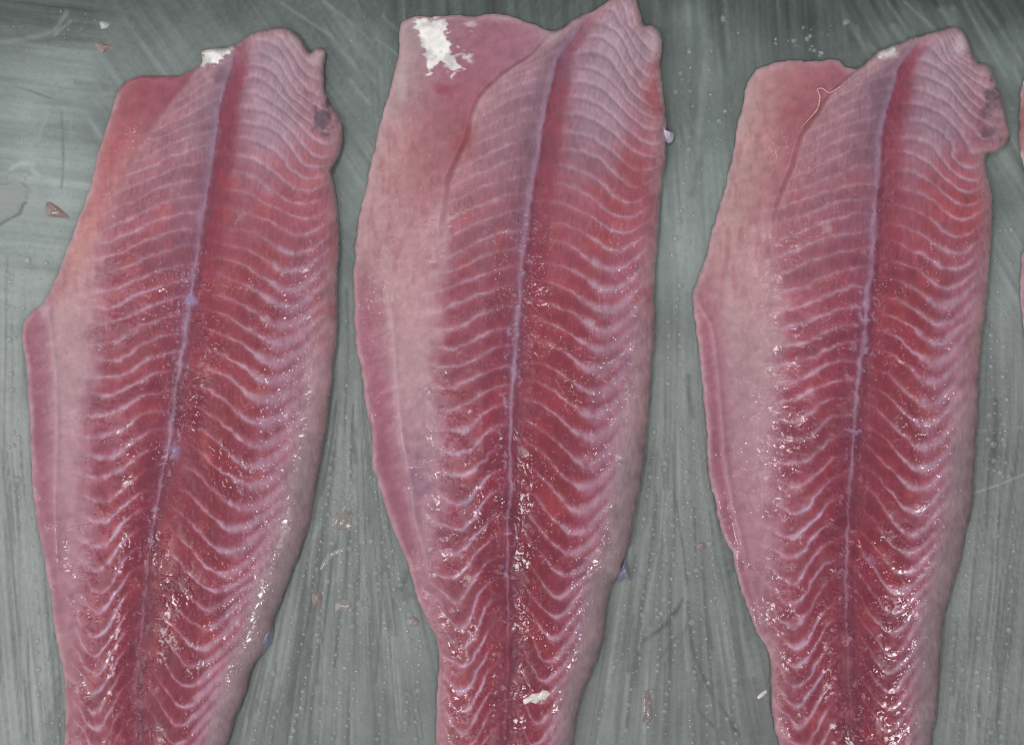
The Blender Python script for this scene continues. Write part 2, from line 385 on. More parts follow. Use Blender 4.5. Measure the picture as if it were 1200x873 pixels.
def make_fillet(idx, T, label, h, blobs, whites, ph0, zscale=1.0, ragged=0.6, wet_pts=()):
    outline = list(T['top']) + list(T['right']) + list(T['left'])
    poly = catmull(outline, 3.0)
    # ragged cut edge
    nx = np.roll(poly[:, 1], -1) - np.roll(poly[:, 1], 1); ny = -(np.roll(poly[:, 0], -1) - np.roll(poly[:, 0], 1))
    L = np.hypot(nx, ny) + 1e-9
    arc = np.arange(len(poly)) * 3.0
    j = (vnoise(arc / 9, arc * 0, idx) - .5) * 3.4 * ragged + (vnoise(arc / 4.3, arc * 0, idx + 5) - .5) * 2.2 * ragged
    poly = poly + np.stack([nx / L * j, ny / L * j], -1)
    right = curve([T['top'][-1]] + T['right'], 5); left = curve(T['left'] + [T['top'][0]], 5)
    mid = curve(T['mid']); fold = curve(T['fold']); strip = curve(T['strip'])
    x0, x1 = poly[:, 0].min() - 3 * h, poly[:, 0].max() + 3 * h
    y0, y1 = poly[:, 1].min() - 3 * h, poly[:, 1].max() + 3 * h
    gx = np.arange(x0, x1, h); gy = np.arange(y0, y1, h)
    X, Y = np.meshgrid(gx, gy); shp = X.shape
    sd, bx, by = poly_sd(X.ravel(), Y.ravel(), poly)
    sd = sd.reshape(shp); bx = bx.reshape(shp); by = by.reshape(shp)
    keep = sd > -h
    snap = keep & (sd < 0.5 * h)
    X = np.where(snap, bx, X); Y = np.where(snap, by, Y)
    d = np.where(snap, 0.0, np.maximum(sd, 0))
    # ---- anatomical coordinates
    M = cur(mid, Y); F = cur(fold, Y); Rr = cur(right, Y); Ll = cur(left, Y); B = cur(strip, Y)
    M = M + (vnoise(Y / 16, Y * 0, idx + 2) - .5) * 2.4 + (vnoise(Y / 5, Y * 0, idx + 6) - .5) * 1.6
    F = F + (fbm(X / 30, Y / 22, idx + 1, 3) - .5) * 16 * ss(230, 330, Y) * 1.0
    dm = X - M
    isR = dm > 0
    uL = np.clip(-dm / np.maximum(M - F, 8), 0, 2.2); uR = np.clip(dm / np.maximum(Rr - M, 8), 0, 1)
    isF = (~isR) & (X < F)
    v = np.clip((F - X) / np.maximum(F - Ll, 4), 0, 1)
    wob = (fbm(X / 60, Y / 45, idx + 4, 3) - .5) * 13 + (fbm(X / 14, Y / 14, idx + 8, 2) - .5) * 3.2
    Yw = Y + wob
    Yl = Yw.copy(); Yr = Yw.copy()
    for _ in range(7):
        Yl = Yw - DL(np.minimum(uL, 1.3), Yl)[..., 0]
        Yr = Yw - DR(uR, Yr)[..., 0]
    Y0 = np.where(isR, Yr, Yl)
    spy = np.interp(YG, [-60, 60, 200, 300, 400, 500, 650, 873, 1100], [15, 16, 19.5, 21, 22.5, 23, 23.5, 22.5, 22]) * {1: .97, 2: 1.06, 3: .99, 4: 1.0}[idx]
    N = np.cumsum(1.0 / spy)
    seed_off = np.where(isR, ph0[1], ph0[0])
    ph = np.interp(Y0, YG, N) + seed_off
    spc = np.interp(Y0, YG, spy)
    seg = np.floor(ph).astype(int)
    fr = ph - np.floor(ph)
    dd = np.where(fr < .5, fr, fr - 1.0) * spc          # signed px from the septum, + below it
    dd = dd + (fbm(X / 6.5, Y / 6.5, idx + 1, 2) - .5) * 2.6 + (vnoise(X / 2.6, Y / 9, idx + 5) - .5) * 1.0
    # ---- colour
    cL = LC(np.minimum(uL, 1.0), Y); cR = RC(uR, Y); cF = FC[idx](v, Y)
    n_big = fbm(X / 55, Y / 55, idx + 3, 4); n_mid = fbm(X / 13, Y / 13, idx + 9, 4); n_f = vnoise(X / 2.6, Y / 7.0, idx + 11)
    n_blot = fbm(X / 22, Y / 30, idx + 12, 3)
    rs = np.random.RandomState(idx * 11 + 3).rand(400)
    segr = rs[(seg + 100 + 150 * isR.astype(int)) % 400]
    col = np.where(isR[..., None], cR, cL)
    # between two septa: deeper red just under a septum, warm blotches in the flakes
    col = mixc(col, (188, 86, 78), (0.34 + .14 * isR) * ss(.5, .75, n_blot) * ss(150, 260, Y) * (isR | (uL < .9)))
    col = col * (1 + (segr[..., None] - .5) * 0.10)
    red = 0.22 * ss(.08, .3, fr) * (1 - ss(.55, .95, fr)) * ss(200, 380, Y)
    edge_soft = np.where(isR, 1 - ss(.78, .97, uR), 1 - ss(.75, 1.05, uL))
    col = mixc(col, (132, 40, 56), red * edge_soft)
    # the septa
    tl = ss(0, 1, (Y - 250) / 350)                         # 0 high on the fish, 1 towards the tail
    sL = (0.50 + 0.30 * ss(.15, .5, uL)) * (1 - ss(.95, 1.12, uL) * .8) * (0.35 + .65 * ss(.02, .12, uL)) * (1 - .75 * (1 - ss(.14, .38, uL)) * ss(420, 560, Y)) * (.65 + .35 * ss(90, 240, Y))
    wL = 1.35 + 1.6 * np.exp(-((uL - .62) / .22) ** 2) * tl
    sR = (0.52 + 0.48 * ss(.2, .5, uR)) * (0.15 + .85 * ss(.05, .22, uR)) * (1 - .75 * ss(.84, .98, uR))
    wR = 1.25 + 2.6 * np.exp(-((uR - .57) / .10) ** 2) * ss(230, 420, Y) + 2.0 * ss(.60, .74, uR) * ss(260, 380, Y)
    hi_fade = .80 + .22 * ss(220, 430, Y)
    hiR = .52 + .52 * ss(230, 430, Y) + .30 * np.exp(-((uR - .68) / .16) ** 2) * ss(150, 220, Y) * (1 - ss(330, 420, Y))
    s_ = np.where(isR, sR * hiR, sL * hi_fade) * (.95 + .5 * (n_mid - .5)) * (.95 + .4 * (segr - .5))
    w_ = np.where(isR, wR, wL) * (.45 + 1.1 * fbm(X / 11, Y / 11, idx + 13, 2))
    line = np.where(dd < 0, np.exp(-(dd / (w_ * 1.5)) ** 2), np.exp(-(dd / w_) ** 2))
    scol = np.where(isR[..., None], np.array([198., 160., 171.]), np.array([198., 162., 173.]))
    scol = scol + (np.array([198, 172, 176.]) - scol) * (1 - ss(120, 260, Y))[..., None]
    line_f = np.clip((.8 * line + .3 * np.exp(-(dd / (w_ * 2.6)) ** 2)) * np.clip(s_, 0, 1) * (.62 + .55 * ss(.3, .65, fbm(X / 9, Y / 9, idx + 6, 2))), 0, .92)
    col = col + (scol - col) * line_f[..., None]
    pz = (.62 if idx == 3 else 1.0) * isR * ss(.53, .63, uR + (n_mid - .5) * .10) * ss(290, 420, Y)
    dash = np.exp(-((fr - .55) / .20) ** 2) * (1 - ss(.70, .86, uR))
    col = mixc(col, (184, 138, 150), pz * np.clip(.78 - .62 * dash, 0, 1) * (1 - ss(.78, .90, uR)) * .9)
    fatm = (.55 if idx == 3 else 1.0) * isR * ss(.76, .88, uR + (n_mid - .5) * .12) * ss(330, 460, Y) * (1 - ss(700, 800, Y) * .5)
    col = mixc(col, (194, 160, 158), fatm * (.75 - .3 * dash))
    # sharp white lavender cores on the tail side streaks of the belly half
    core = np.exp(-(dd / 2.1) ** 2) * ss(.30, .42, uL) * (1 - ss(.62, .78, uL)) * ss(480, 600, Y) * (1 - ss(800, 860, Y)) * (~isR) * (ss(.1, .5, segr) if idx == 2 else ss(.35, .7, segr))
    col = mixc(col, (204, 190, 214), .88 * core)
    # upper back: shaded hood arcs under each flake edge
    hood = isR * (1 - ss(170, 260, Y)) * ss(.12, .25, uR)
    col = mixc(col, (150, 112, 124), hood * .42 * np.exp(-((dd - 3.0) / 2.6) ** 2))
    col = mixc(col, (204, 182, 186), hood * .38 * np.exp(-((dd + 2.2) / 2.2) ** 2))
    # blood line beside the seam
    bw = np.interp(Y, [0, 60, 110, 200, 300, 450, 900], [10, 18, 26, 27, 30, 34, 30])
    bl = isR * (1 - ss(.6, 1.15, dm / bw)) * np.interp(Y, [40, 80, 110, 330, 600], [.2, .7, .8, .5, .35])
    col = mixc(col, (138, 44, 60), bl * (.62 + .5 * (n_mid - .3)))
    # flap colour
    wsoft = 7 + 9 * ss(230, 330, Y)
    wF = np.where(isR, 0, ss(-1, 1, (F - X + (n_mid - .5) * 16 * ss(220, 330, Y)) / wsoft))
    fl = cF * (1 + (n_big[..., None] - .5) * .07)
    fline = np.exp(-(dd / 3.4) ** 2) * (1 - v) * .35 * ss(180, 260, Y)
    fl = fl + np.array([4., 11., 10.]) * ss(120, 220, Y)[..., None] + (np.array([6., 16., 14.]) if idx > 1 else np.array([0., 4., 3.])) * (1 - ss(120, 220, Y))[..., None]
    if idx == 1: fl = fl + np.array([2., 0., -1.]) * (ss(130, 180, Y) * (1 - ss(310, 380, Y)))[..., None]
    fl = mixc(fl, (208, 176, 172), fline)
    fl = mixc(fl, (172, 98, 102), .30 * ss(.50, .72, fbm(X / 7, Y / 22, idx + 7, 3)) * ss(90, 160, Y) * (1 - ss(300, 420, Y)))
    # outer strip of the flap with its fine oblique fibres and a pale ridge
    stm = ss(-4, 4, B - X) * ss(300, 370, Y)
    fib2 = fbm((X * .6 + Y) / 6.5, (X - Y) / 40, idx + 13, 2)
    fl = mixc(fl, (160, 84, 100), stm * (.35 + .75 * ss(.4, .65, fib2)) * .27)
    fl = mixc(fl, (210, 178, 178), .35 * np.exp(-((X - B - 2) / 3.0) ** 2) * ss(320, 380, Y) * (1 - ss(600, 720, Y)))
    col = mixc(col, np.zeros(3), np.zeros(shp)) * (1 - wF[..., None]) + fl * wF[..., None]
    # fold where the loin lies over the flap, high on the fish
    fold_s = (1 - ss(225, 290, Y)) * {1: .25, 2: 1.0, 3: 1.0, 4: .6}[idx]
    Fr = cur(fold, Y)
    col = mixc(col, (206, 172, 168), fold_s * .55 * np.exp(-((X - Fr - 2.0) / 2.2) ** 2) * (1 - ss(120, 200, Y)))
    # the pale seam
    mw = np.interp(Y, [30, 100, 300, 480, 600, 750, 900], [4.6, 4.2, 3.9, 2.6, 1.9, 1.4, 1.3]) * (.35 + 1.1 * vnoise(Y / 9, X * 0, idx + 14)) * (.7 + .6 * vnoise(Y / 3.5, X * 0, idx + 4))
    ms = np.exp(-(np.abs(dm + 1.5) / mw) ** 2.4) * np.interp(Y, [40, 120, 300, 380, 520, 650, 760, 900], [.3, .45, .6, .82, .88, .82, .45, .2]) * (.55 + .6 * n_mid)
    col = mixc(col, (136, 98, 118), .28 * np.exp(-((dm + 6) / 11) ** 2) * (.5 + .5 * ss(.4, .6, n_mid)) * (1 - .6 * ss(450, 650, Y)))
    col = mixc(col, (174, 154, 170), np.clip(ms * 1.05, 0, .85))
    col = mixc(col, (108, 52, 72), .45 * np.exp(-((dm - 5.5) / 3.0) ** 2) * ss(120, 260, Y))  # shadow along the right of the seam, painted into the flesh
    knot = ss(.70, .80, fbm(X / 5.5, Y / 6.5, idx + 15, 2)) * np.exp(-((dm) / 16) ** 2) * ss(230, 330, Y)
    col = mixc(col, (182, 160, 180), knot * .7)
    # speckle of pale tissue flecks along the belly and back
    fleck = ss(.74, .84, vnoise(X / 2.4, Y / 2.4, idx + 16)) * ss(.5, .62, n_mid) * ss(240, 420, Y)
    col = mixc(col, (198, 158, 160), fleck * .25)
    # raw cut rim: pale where thin
    rimw = np.where(isF, 7.0, 11.0)
    rim = np.exp(-(d / rimw) ** 1.5) * np.where(Y < 230, .85, .6)
    col = mixc(col, (202, 166, 162), rim * (.5 + .7 * n_mid) * np.where(isR & (Y > 480), .3, 1.0) * np.where((idx == 1) & isF & (Y < 200), .35, 1))
    lip = np.exp(-(d / 3.2) ** 2) * np.where(isR & (Y > 330), .25, .75) * (.4 + .9 * n_mid) * np.where((idx == 1) & (Y < 110) & (X < 235), .2, 1)
    col = mixc(col, (212, 184, 178), np.clip(lip, 0, .85))
    # greyish skin showing through the thin lower back edge
    sk = isR * ss(430, 560, Y) * (1 - ss(14, 46, d)) * ss(.6, .85, uR)
    col = mixc(col, (160, 142, 136), sk * .85)
    # fine tonal noise
    col = col * (1 + (n_mid[..., None] - .5) * (.18 - .11 * wF[..., None]) + (n_f[..., None] - .5) * (.10 - .05 * wF[..., None]) + (n_big[..., None] - .5) * .08)
    for (cx, cy, rx, ry, c, st) in blobs:
        q = np.hypot((X - cx) / rx, (Y - cy) / ry) + (n_mid - .5) * 1.5 + ((fbm(X / 5, Y / 5, idx + 2, 2) - .5) * 1.6 if c == GREYSPOT else 0)
        col = mixc(col, c, (1 - ss(.15, 1.25, q)) * st)
    wm = np.zeros(shp)
    for (pl, st) in whites:
        s2, _, _ = poly_sd(X.ravel(), Y.ravel(), np.array(pl, float))
        s2 = s2.reshape(shp) + (fbm(X / 8, Y / 4.5, idx + 17, 3) - .5) * 18
        wm = np.maximum(wm, ss(-1.5, 4.0, s2) * st * (.78 + .3 * n_mid))
    col = mixc(col, (248, 242, 238), np.minimum(wm, 1)); col = col * (1 - .16 * (np.minimum(wm, 1) * (1 - ss(.35, .6, n_mid)))[..., None])
    # ---- height (metres)
    mm = 0.001
    flapH = np.interp(Y, [0, 200, 400, 700, 1000], [1.7, 1.9, 2.3, 3.4, 3.8])
    loinL = np.interp(Y, [0, 80, 180, 400, 700, 1000], [3.2, 5.0, 7.5, 9.5, 8.0, 6.5])
    loinR = np.interp(Y, [0, 80, 180, 400, 700, 1000], [3.4, 5.5, 8.5, 11.0, 8.8, 7.0])
    step = fold_s
    rise = np.where(isR, 1.0, 1 - ss(0.35, 1.35, uL))
    crisp = ss(-6, 3, X - Fr)
    rise_step = np.where(isR, 1.0, crisp * (.62 + .38 * (1 - ss(0.3, 1.0, uL))))
    rise = rise * (1 - step) + rise_step * step
    loin = np.where(isR, loinR, loinL)
    loin = loinL + (loinR - loinL) * ss(-.2, .35, dm / np.maximum(Rr - M, 8))
    Hh = flapH + (loin - flapH) * rise
    Hh = Hh - .8 * np.exp(-(dm / 18) ** 2) * np.interp(Y, [60, 300, 900], [.6, .9, 1.2])
    Hh = Hh + .2 * np.exp(-((dm + 1.5) / 4.0) ** 2) * np.interp(Y, [60, 500, 700, 900], [1, .9, .5, .3])
    rw = np.where(isR, np.interp(Y, [0, 120, 300, 600, 900], [7, 12, 26, 40, 30]), np.interp(Y, [0, 150, 500, 700, 900], [5, 5, 8, 14, 16]))
    q = np.clip(d / rw, 0, 1)
    p0 = np.where(isR, np.interp(Y, [0, 250, 420, 900], [.35, .28, .18, .14]), .5); prof = p0 + (1 - p0) * np.sqrt(1 - (1 - q) ** 2)
    relief = -.07 * np.exp(-((dd - 1.0) / 3.0) ** 2) * np.clip(s_ * 1.3, 0, 1) * (1 - wF)
    relief = relief + hood * .16 * (fr - .5)
    relief = relief + (n_mid - .5) * .14 + (n_big - .5) * 1.0 + (n_f - .5) * .03 + wF * (fbm(X / 40, Y / 70, idx + 2, 2) - .5) * .8
    relief = relief - .35 * stm * wF + .4 * np.exp(-((X - B - 2) / 4.0) ** 2) * ss(320, 380, Y) * (1 - ss(600, 720, Y)) * wF
    Hh = (Hh + relief * ss(0, 10, d)) * zscale * .8
    Hh = Hh + .35 * np.minimum(wm, 1) * ss(0, 4, d) + knot * .35
    Z = np.maximum(Hh * prof, 0.0) * mm + 0.0003
    # ---- wetness (strength of the water relief -> sparkle)
    clump = ss(.44, .62, fbm(X / 17, Y / 17, idx + 18, 2))
    wide = ss(.40, .60, fbm(X / 60, Y / 70, idx + 10, 2))
    wet = .06 + (.12 + .20 * wide) * ss(200, 380, Y) * (1 - .6 * wF) * (1 - .5 * np.exp(-(dm / 16) ** 2))
    wet = wet + .80 * np.exp(-((uL - .90) / .17) ** 2) * np.exp(-((fr - .15) / .28) ** 2) * ss(340, 440, Y) * (~isR) * (.4 + .6 * wide)
    wet = wet + .75 * isR * np.exp(-((uR - .68) / .13) ** 2) * clump * ss(340, 440, Y)
    wet = wet + .42 * clump * ss(560, 720, Y) * (1 - .55 * np.exp(-(dm / 14) ** 2))
    wet = wet + .35 * clump * wide * ss(440, 520, Y)
    for (cx, cy, rx, ry, st) in wet_pts:
        wet = wet + st * np.exp(-((X - cx) / rx) ** 2 - ((Y - cy) / ry) ** 2) * (.35 + .65 * clump)
    wet = wet + .14 * ss(120, 220, Y) * (1 - ss(300, 420, Y)) * wide * (1 - hood)
    wet = np.clip(wet * (.95 - .34 * ss(480, 680, Y)), .03, .75)
    # ---- mesh
    kx, ky = wpos(X, Y, Z)
    base = np.array([*wpos((x0 + x1) / 2, (y0 + y1) / 2, 0), 0.0])
    co = np.stack([kx, ky, Z], -1).reshape(-1, 3) - base
    nr, nc = shp
    ids = np.arange(nr * nc).reshape(shp)
    cell = keep[:-1, :-1] & keep[1:, :-1] & keep[:-1, 1:] & keep[1:, 1:]
    f = np.stack([ids[:-1, :-1][cell], ids[1:, :-1][cell], ids[1:, 1:][cell], ids[:-1, 1:][cell]], -1)
    a, b, c, e = (co[f[:, i]] for i in range(4))
    fn = np.cross(c - a, e - b)
    nrm = np.zeros_like(co)
    for i in range(4): np.add.at(nrm, f[:, i], fn)
    nrm /= (np.linalg.norm(nrm, axis=1, keepdims=True) + 1e-20)
    nrm[nrm[:, 2] == 0] = (0, 0, 1)
    wmk = np.minimum(wm, 1)[..., None]
    cal = col * np.array([.87, .85, .855]) + np.array([0., 2., 7.])
    deep = (ss(420, 640, Y) * (1 - wF) * np.where(isR, 1 - ss(.55, .8, uR), 1))[..., None]
    cal = cal * (1 - deep * (1 - line_f[..., None]) * np.array([.03, .12, .10])) * np.array([1.03, 1.0, 1.02])
    col = cal * (1 - wmk) + col * wmk
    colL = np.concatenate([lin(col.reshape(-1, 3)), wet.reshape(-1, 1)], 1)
    fx_ = np.where(wF > .5, (Y + .25 * X) * .22, dm); fy_ = np.where(wF > .5, X * 1.2, Y0 + seg * 37.0)
    fibv = np.stack([fx_, fy_, isR * 50.0 + idx * 13.0 + (wF > .5) * 7.0], -1).reshape(-1, 3)
    # classify the faces into parts
    def fv(arr): return arr.ravel()[f[:, 0]]
    side = fv(isR); segf = fv(seg); dmf = fv(dm); yf = fv(Y); df = fv(d); xf = fv(X); Ff = fv(cur(fold, Y)); Bf = fv(cur(strip, Y)); uRf = fv(uR); wmf = fv(wm)
    mwf = fv(mw)
    key = np.where(side, 1000 + segf, 2000 + segf)
    flapm = (~side) & (xf < Ff)
    key[flapm] = 1
    key[flapm & (xf < Bf) & (yf > 345) & (yf < 760)] = 2
    key[side & (yf > 330) & (uRf > .90)] = 3
    key[side & (yf < 330) & (yf > 60) & (dmf > 4) & (dmf < 26)] = 4
    key[(dmf > -5) & (dmf < 3.5)] = 5
    key[wmf > .5] = 6
    names = {1: 'belly_flap', 2: 'flap_edge', 3: 'back_margin', 4: 'blood_line', 5: 'midline_seam', 6: 'white_membrane'}
    root = bpy.data.objects.new('fish_fillet', None); C.objects.link(root); root.location = base
    root.empty_display_size = 0.02
    tag(root, label, 'fish fillet', 'fish fillets laid side by side on the tray')
    # slivers of a segment join its neighbour
    uq, cn = np.unique(key, return_counts=True)
    for kq, n_ in zip(uq, cn):
        if kq >= 1000 and n_ < 60 / (h * h):
            cand = [z for z in uq if z // 1000 == kq // 1000 and z != kq and cn[list(uq).index(z)] >= 60 / (h * h)]
            if cand:
                key[key == kq] = min(cand, key=lambda z: abs(z - kq))
    for kq in np.unique(key):
        fs = f[key == kq]
        vs, inv = np.unique(fs.ravel(), return_inverse=True)
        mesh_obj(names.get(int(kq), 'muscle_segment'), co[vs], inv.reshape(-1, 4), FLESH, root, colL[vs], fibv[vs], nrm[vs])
    # skin: underside and the cut side wall, set just inside the rim
    nx = np.roll(poly[:, 1], -1) - np.roll(poly[:, 1], 1); ny = -(np.roll(poly[:, 0], -1) - np.roll(poly[:, 0], 1)); L = np.hypot(nx, ny) + 1e-9
    area2 = np.sum(poly[:, 0] * np.roll(poly[:, 1], -1) - np.roll(poly[:, 0], -1) * poly[:, 1])
    pin = poly - np.stack([nx / L, ny / L], -1) * (1.2 if area2 > 0 else -1.2)
    n = len(pin)
    zi = [Z[min(max(int(round((p[1] - gy[0]) / h)), 0), nr - 1), min(max(int(round((p[0] - gx[0]) / h)), 0), nc - 1)] for p in pin]
    vv = []
    for top in (0, 1):
        for i in range(n):
            z = max(zi[i] - .0002, .0006) if top else .0001
            x_, y_ = wpos(pin[i, 0], pin[i, 1], z); vv.append((x_ - base[0], y_ - base[1], z))
    me = bpy.data.meshes.new('skin')
    me.from_pydata(vv, [], [list(range(n))] + [[i, (i + 1) % n, n + (i + 1) % n, n + i] for i in range(n)])
    me.materials.append(SKIN)
    o = bpy.data.objects.new('skin', me); C.objects.link(o); o.parent = root
    return root, base, dict(X=X, Y=Y, Z=Z, gx=gx, gy=gy, left=left, right=right, h=h)

GREYSPOT = (98, 82, 90)
H_ = 1.25
f1 = make_fillet(1, T1, 'pink fish fillet with a small white tip, belly flap plain red at its top', H_,
    [(377,143,11,17,GREYSPOT,.75),(384,121,7,9,GREYSPOT,.6),(366,132,6,7,GREYSPOT,.4),(352,48,20,10,(206,182,176),.7),(372,66,12,12,(208,184,176),.8),(258,92,16,9,(120,92,100),.5),
     (205,528,11,14,(166,146,182),.75),(225,350,9,9,(176,158,194),.8),(52,360,8,12,(206,182,186),.6),(395,165,8,14,(196,160,158),.5),
     (345,690,22,40,(172,158,150),.5),(300,690,6,40,(206,190,186),.3)],
    [([(238,56),(272,53),(268,64),(254,74),(238,79),(234,70)], 1.6)], (0.25, 0.6), wet_pts=[(175,160,26,16,.5),(300,700,26,50,.7),(335,480,20,60,.45),(110,620,18,50,.4)])
f2 = make_fillet(2, T2, 'large red fish fillet with a torn white patch on its belly flap corner', H_,
    [(768,50,10,20,(206,186,180),.8),(590,20,18,7,(206,184,178),.6),(645,42,14,10,(196,176,172),.7),(470,95,8,22,(212,192,188),.7),(705,340,6,7,(225,210,212),.8),
     (660,70,20,30,(122,100,116),.5),(545,170,14,30,(172,92,88),.6),(520,105,14,8,(170,70,84),.6),(765,110,12,40,(176,72,72),.55),(745,200,22,40,(172,74,72),.4),
     (490,560,16,44,(150,112,130),.5),(545,600,10,24,(164,140,160),.3),(520,270,10,60,(204,170,168),.5)],
    [([(486,20),(524,19),(526,40),(532,60),(544,80),(530,90),(516,72),(504,90),(497,92),(497,60),(490,44)], 1.3), ([(538,56),(556,62),(552,72),(540,70)], .9), ([(545,26),(562,28),(560,36),(544,34)], .55)], (0.0, 0.35), wet_pts=[(520,560,30,60,.6),(690,700,26,60,.6),(440,350,12,40,.4)])
f3 = make_fillet(3, T3, 'pink fish fillet with a curly loose strand on its belly flap, grey mottled corner', H_,
    [(1162,112,9,16,GREYSPOT,.7),(1157,132,7,9,GREYSPOT,.6),(1158,157,15,8,GREYSPOT,.7),(1166,140,12,34,(182,150,152),.35),(1022,104,22,24,(132,104,114),.55),(1127,52,9,16,(224,208,206),.8),(1040,62,13,7,(228,220,214),.9),
     (970,268,7,8,(206,176,176),.7),(1157,190,6,14,(202,168,160),.6),(940,130,30,14,(176,96,98),.4),(1020,655,8,7,(184,158,180),.6),(905,77,20,6,(206,172,168),.5)],
    [([(1028,60),(1050,54),(1048,64),(1030,69)], 1.0)], (0.5, 0.1), ragged=.75, wet_pts=[(880,540,22,60,.8),(915,170,16,26,.4),(1070,720,26,70,.6),(1095,540,20,40,.4)])
f4 = make_fillet(4, T4, 'fish fillet beside the grey mottled corner of its neighbour, only its flap edge showing', 3.0, [(1197,184,6,5,(215,200,190),.8),(1198,140,10,40,(150,88,84),.7)], [], (0.2, 0.4))

def zat(fd, px, py):
    g = fd[2]; i = int(round((py - g['gy'][0]) / g['h'])); j = int(round((px - g['gx'][0]) / g['h']))
    i = min(max(i, 0), g['Z'].shape[0] - 1); j = min(max(j, 0), g['Z'].shape[1] - 1)
    return float(g['Z'][i, j])

# ------------------------------------------------------------------ small pieces built as tubes and lumps
def tube(pts, radii, seg=7):
    P = np.array(pts, float); n = len(P); vs = []; fs = []
    for i in range(n):
        t = P[min(i + 1, n - 1)] - P[max(i - 1, 0)]; t /= np.linalg.norm(t) + 1e-12
        a = np.cross(t, (0, 0, 1)); a /= np.linalg.norm(a) + 1e-12; b = np.cross(a, t)
        for k in range(seg):
            an = 2 * math.pi * k / seg
            vs.append(P[i] + radii[i] * (a * math.cos(an) + b * math.sin(an)))
    for i in range(n - 1):
        for k in range(seg):
            fs.append((i * seg + k, i * seg + (k + 1) % seg, (i + 1) * seg + (k + 1) % seg, (i + 1) * seg + k))
    vs.append(P[0]); vs.append(P[-1])
    c0, c1 = len(vs) - 2, len(vs) - 1
    for k in range(seg):
        fs.append(((k + 1) % seg, k, c0, c0)); fs.append(((n - 1) * seg + k, (n - 1) * seg + (k + 1) % seg, c1, c1))
    return vs, [f if f[2] != f[3] else f[:3] for f in fs]
def py_obj(name, vs, fs, mat, parent=None, loc=(0, 0, 0)):
    me = bpy.data.meshes.new(name)
    L = np.array(loc)
    me.from_pydata([tuple(np.array(v) - L) for v in vs], [], fs)
    me.polygons.foreach_set('use_smooth', [True] * len(me.polygons)); me.materials.append(mat); me.update()
    o = bpy.data.objects.new(name, me); C.objects.link(o)
    if parent is not None: o.parent = parent
    else: o.location = loc
    return o
def lump(cx, cy, outline, zbase, hgt, seed, rings=5):
    """a soft irregular lump: outline in px offsets, domed"""
    P = catmull([(cx + x, cy + y) for x, y in outline], 1.6); n = len(P); cen = P.mean(0)
    vs = []; fs = []
    for r in range(rings):
        q = r / rings
        for i in range(n):
            p = P[i] + (cen - P[i]) * q
            z = zbase + hgt * (1 - (1 - q) ** 2) * (0.75 + .5 * float(vnoise(np.array(p[0] / 4.), np.array(p[1] / 4.), seed)))
            x, y = wpos(p[0], p[1], z); vs.append((x, y, z))
    z = zbase + hgt; x, y = wpos(cen[0], cen[1], z); vs.append((x, y, z))
    for r in range(rings - 1):
        for i in range(n):
            fs.append((r * n + (i + 1) % n, r * n + i, (r + 1) * n + i, (r + 1) * n + (i + 1) % n))
    for i in range(n):
        fs.append(((rings - 1) * n + (i + 1) % n, (rings - 1) * n + i, rings * n))
    return vs, fs

def on_fillet_tube(fd, pts, rad, name, mat, lift=0.0003):
    P = catmull(pts + pts[::-1], 1.5); P = P[:len(P) // 2]
    w = []
    for p in P:
        z = zat(fd, p[0], p[1]) + lift
        w.append(np.array([*wpos(p[0], p[1], z), z]) - fd[1])
    n = len(w); rr = [rad * (.45 + .55 * math.sin(math.pi * min(1, (i + 1) / n * 1.02)) ** .5) * (.8 + .4 * random.random()) for i in range(n)]
    vs, fs = tube(w, rr)
    return py_obj(name, vs, fs, mat, fd[0])

on_fillet_tube(f3, [(939,150),(948,140),(958,128),(961,114),(958,105),(964,104),(972,109),(983,103),(992,98)], .00028, 'loose_strand', simple_wet('pale_strand', (205, 160, 158), .3))
# curled white wisp on the back edge of the second fillet
def child_lump(fd, cx, cy, ol, zb, hg, name, mat, seed):
    vs, fs = lump(cx, cy, ol, zb, hg, seed)
    return py_obj(name, [np.array(v) - fd[1] for v in vs], fs, mat, fd[0])
WISP = simple_wet('lavender_wisp', (206, 192, 214), .25)
child_lump(f2, 779, 152, [(-6,-17),(-2,-14),(-1,-4),(3,2),(10,4),(10,12),(5,16),(-1,13),(-5,5),(-8,-4)], .0015, .0035, 'loose_tissue', WISP, 3)
child_lump(f1, 311, 748, [(6,-22),(9,-12),(7,4),(0,14),(-6,20),(-9,14),(-6,0),(-2,-12)], .0003, .004, 'membrane_tag', BLUISH, 4)
child_lump(f2, 731, 668, [(2,-18),(5,-8),(8,6),(8,12),(1,10),(-7,14),(-10,8),(-4,-4)], .0003, .004, 'membrane_tag', BLUISH, 5)
child_lump(f1, 376, 68, [(-4,-8),(4,-9),(5,2),(2,12),(-4,10),(-6,0)], .001, .0025, 'torn_corner', simple_wet('pale_torn', (206,180,174), .3, .9), 6)

# a loose flake of fat resting on the second fillet
zf = zat(f2, 631, 817)
vs, fs = lump(631, 817, [(-18,3),(-13,-1),(-8,-5),(0,-6),(6,-10),(13,-9),(16,-5),(12,-1),(9,3),(2,4),(-3,8),(-10,6),(-16,8)], zf - .0003, .0013, 7)
fx, fy = wpos(631, 817, zf)
tag(py_obj('fat_flake', vs, fs, WHITE, None, (fx, fy, zf)), 'small white fat flake lying on the tail part of the torn-cornered large fillet', 'fat flake')

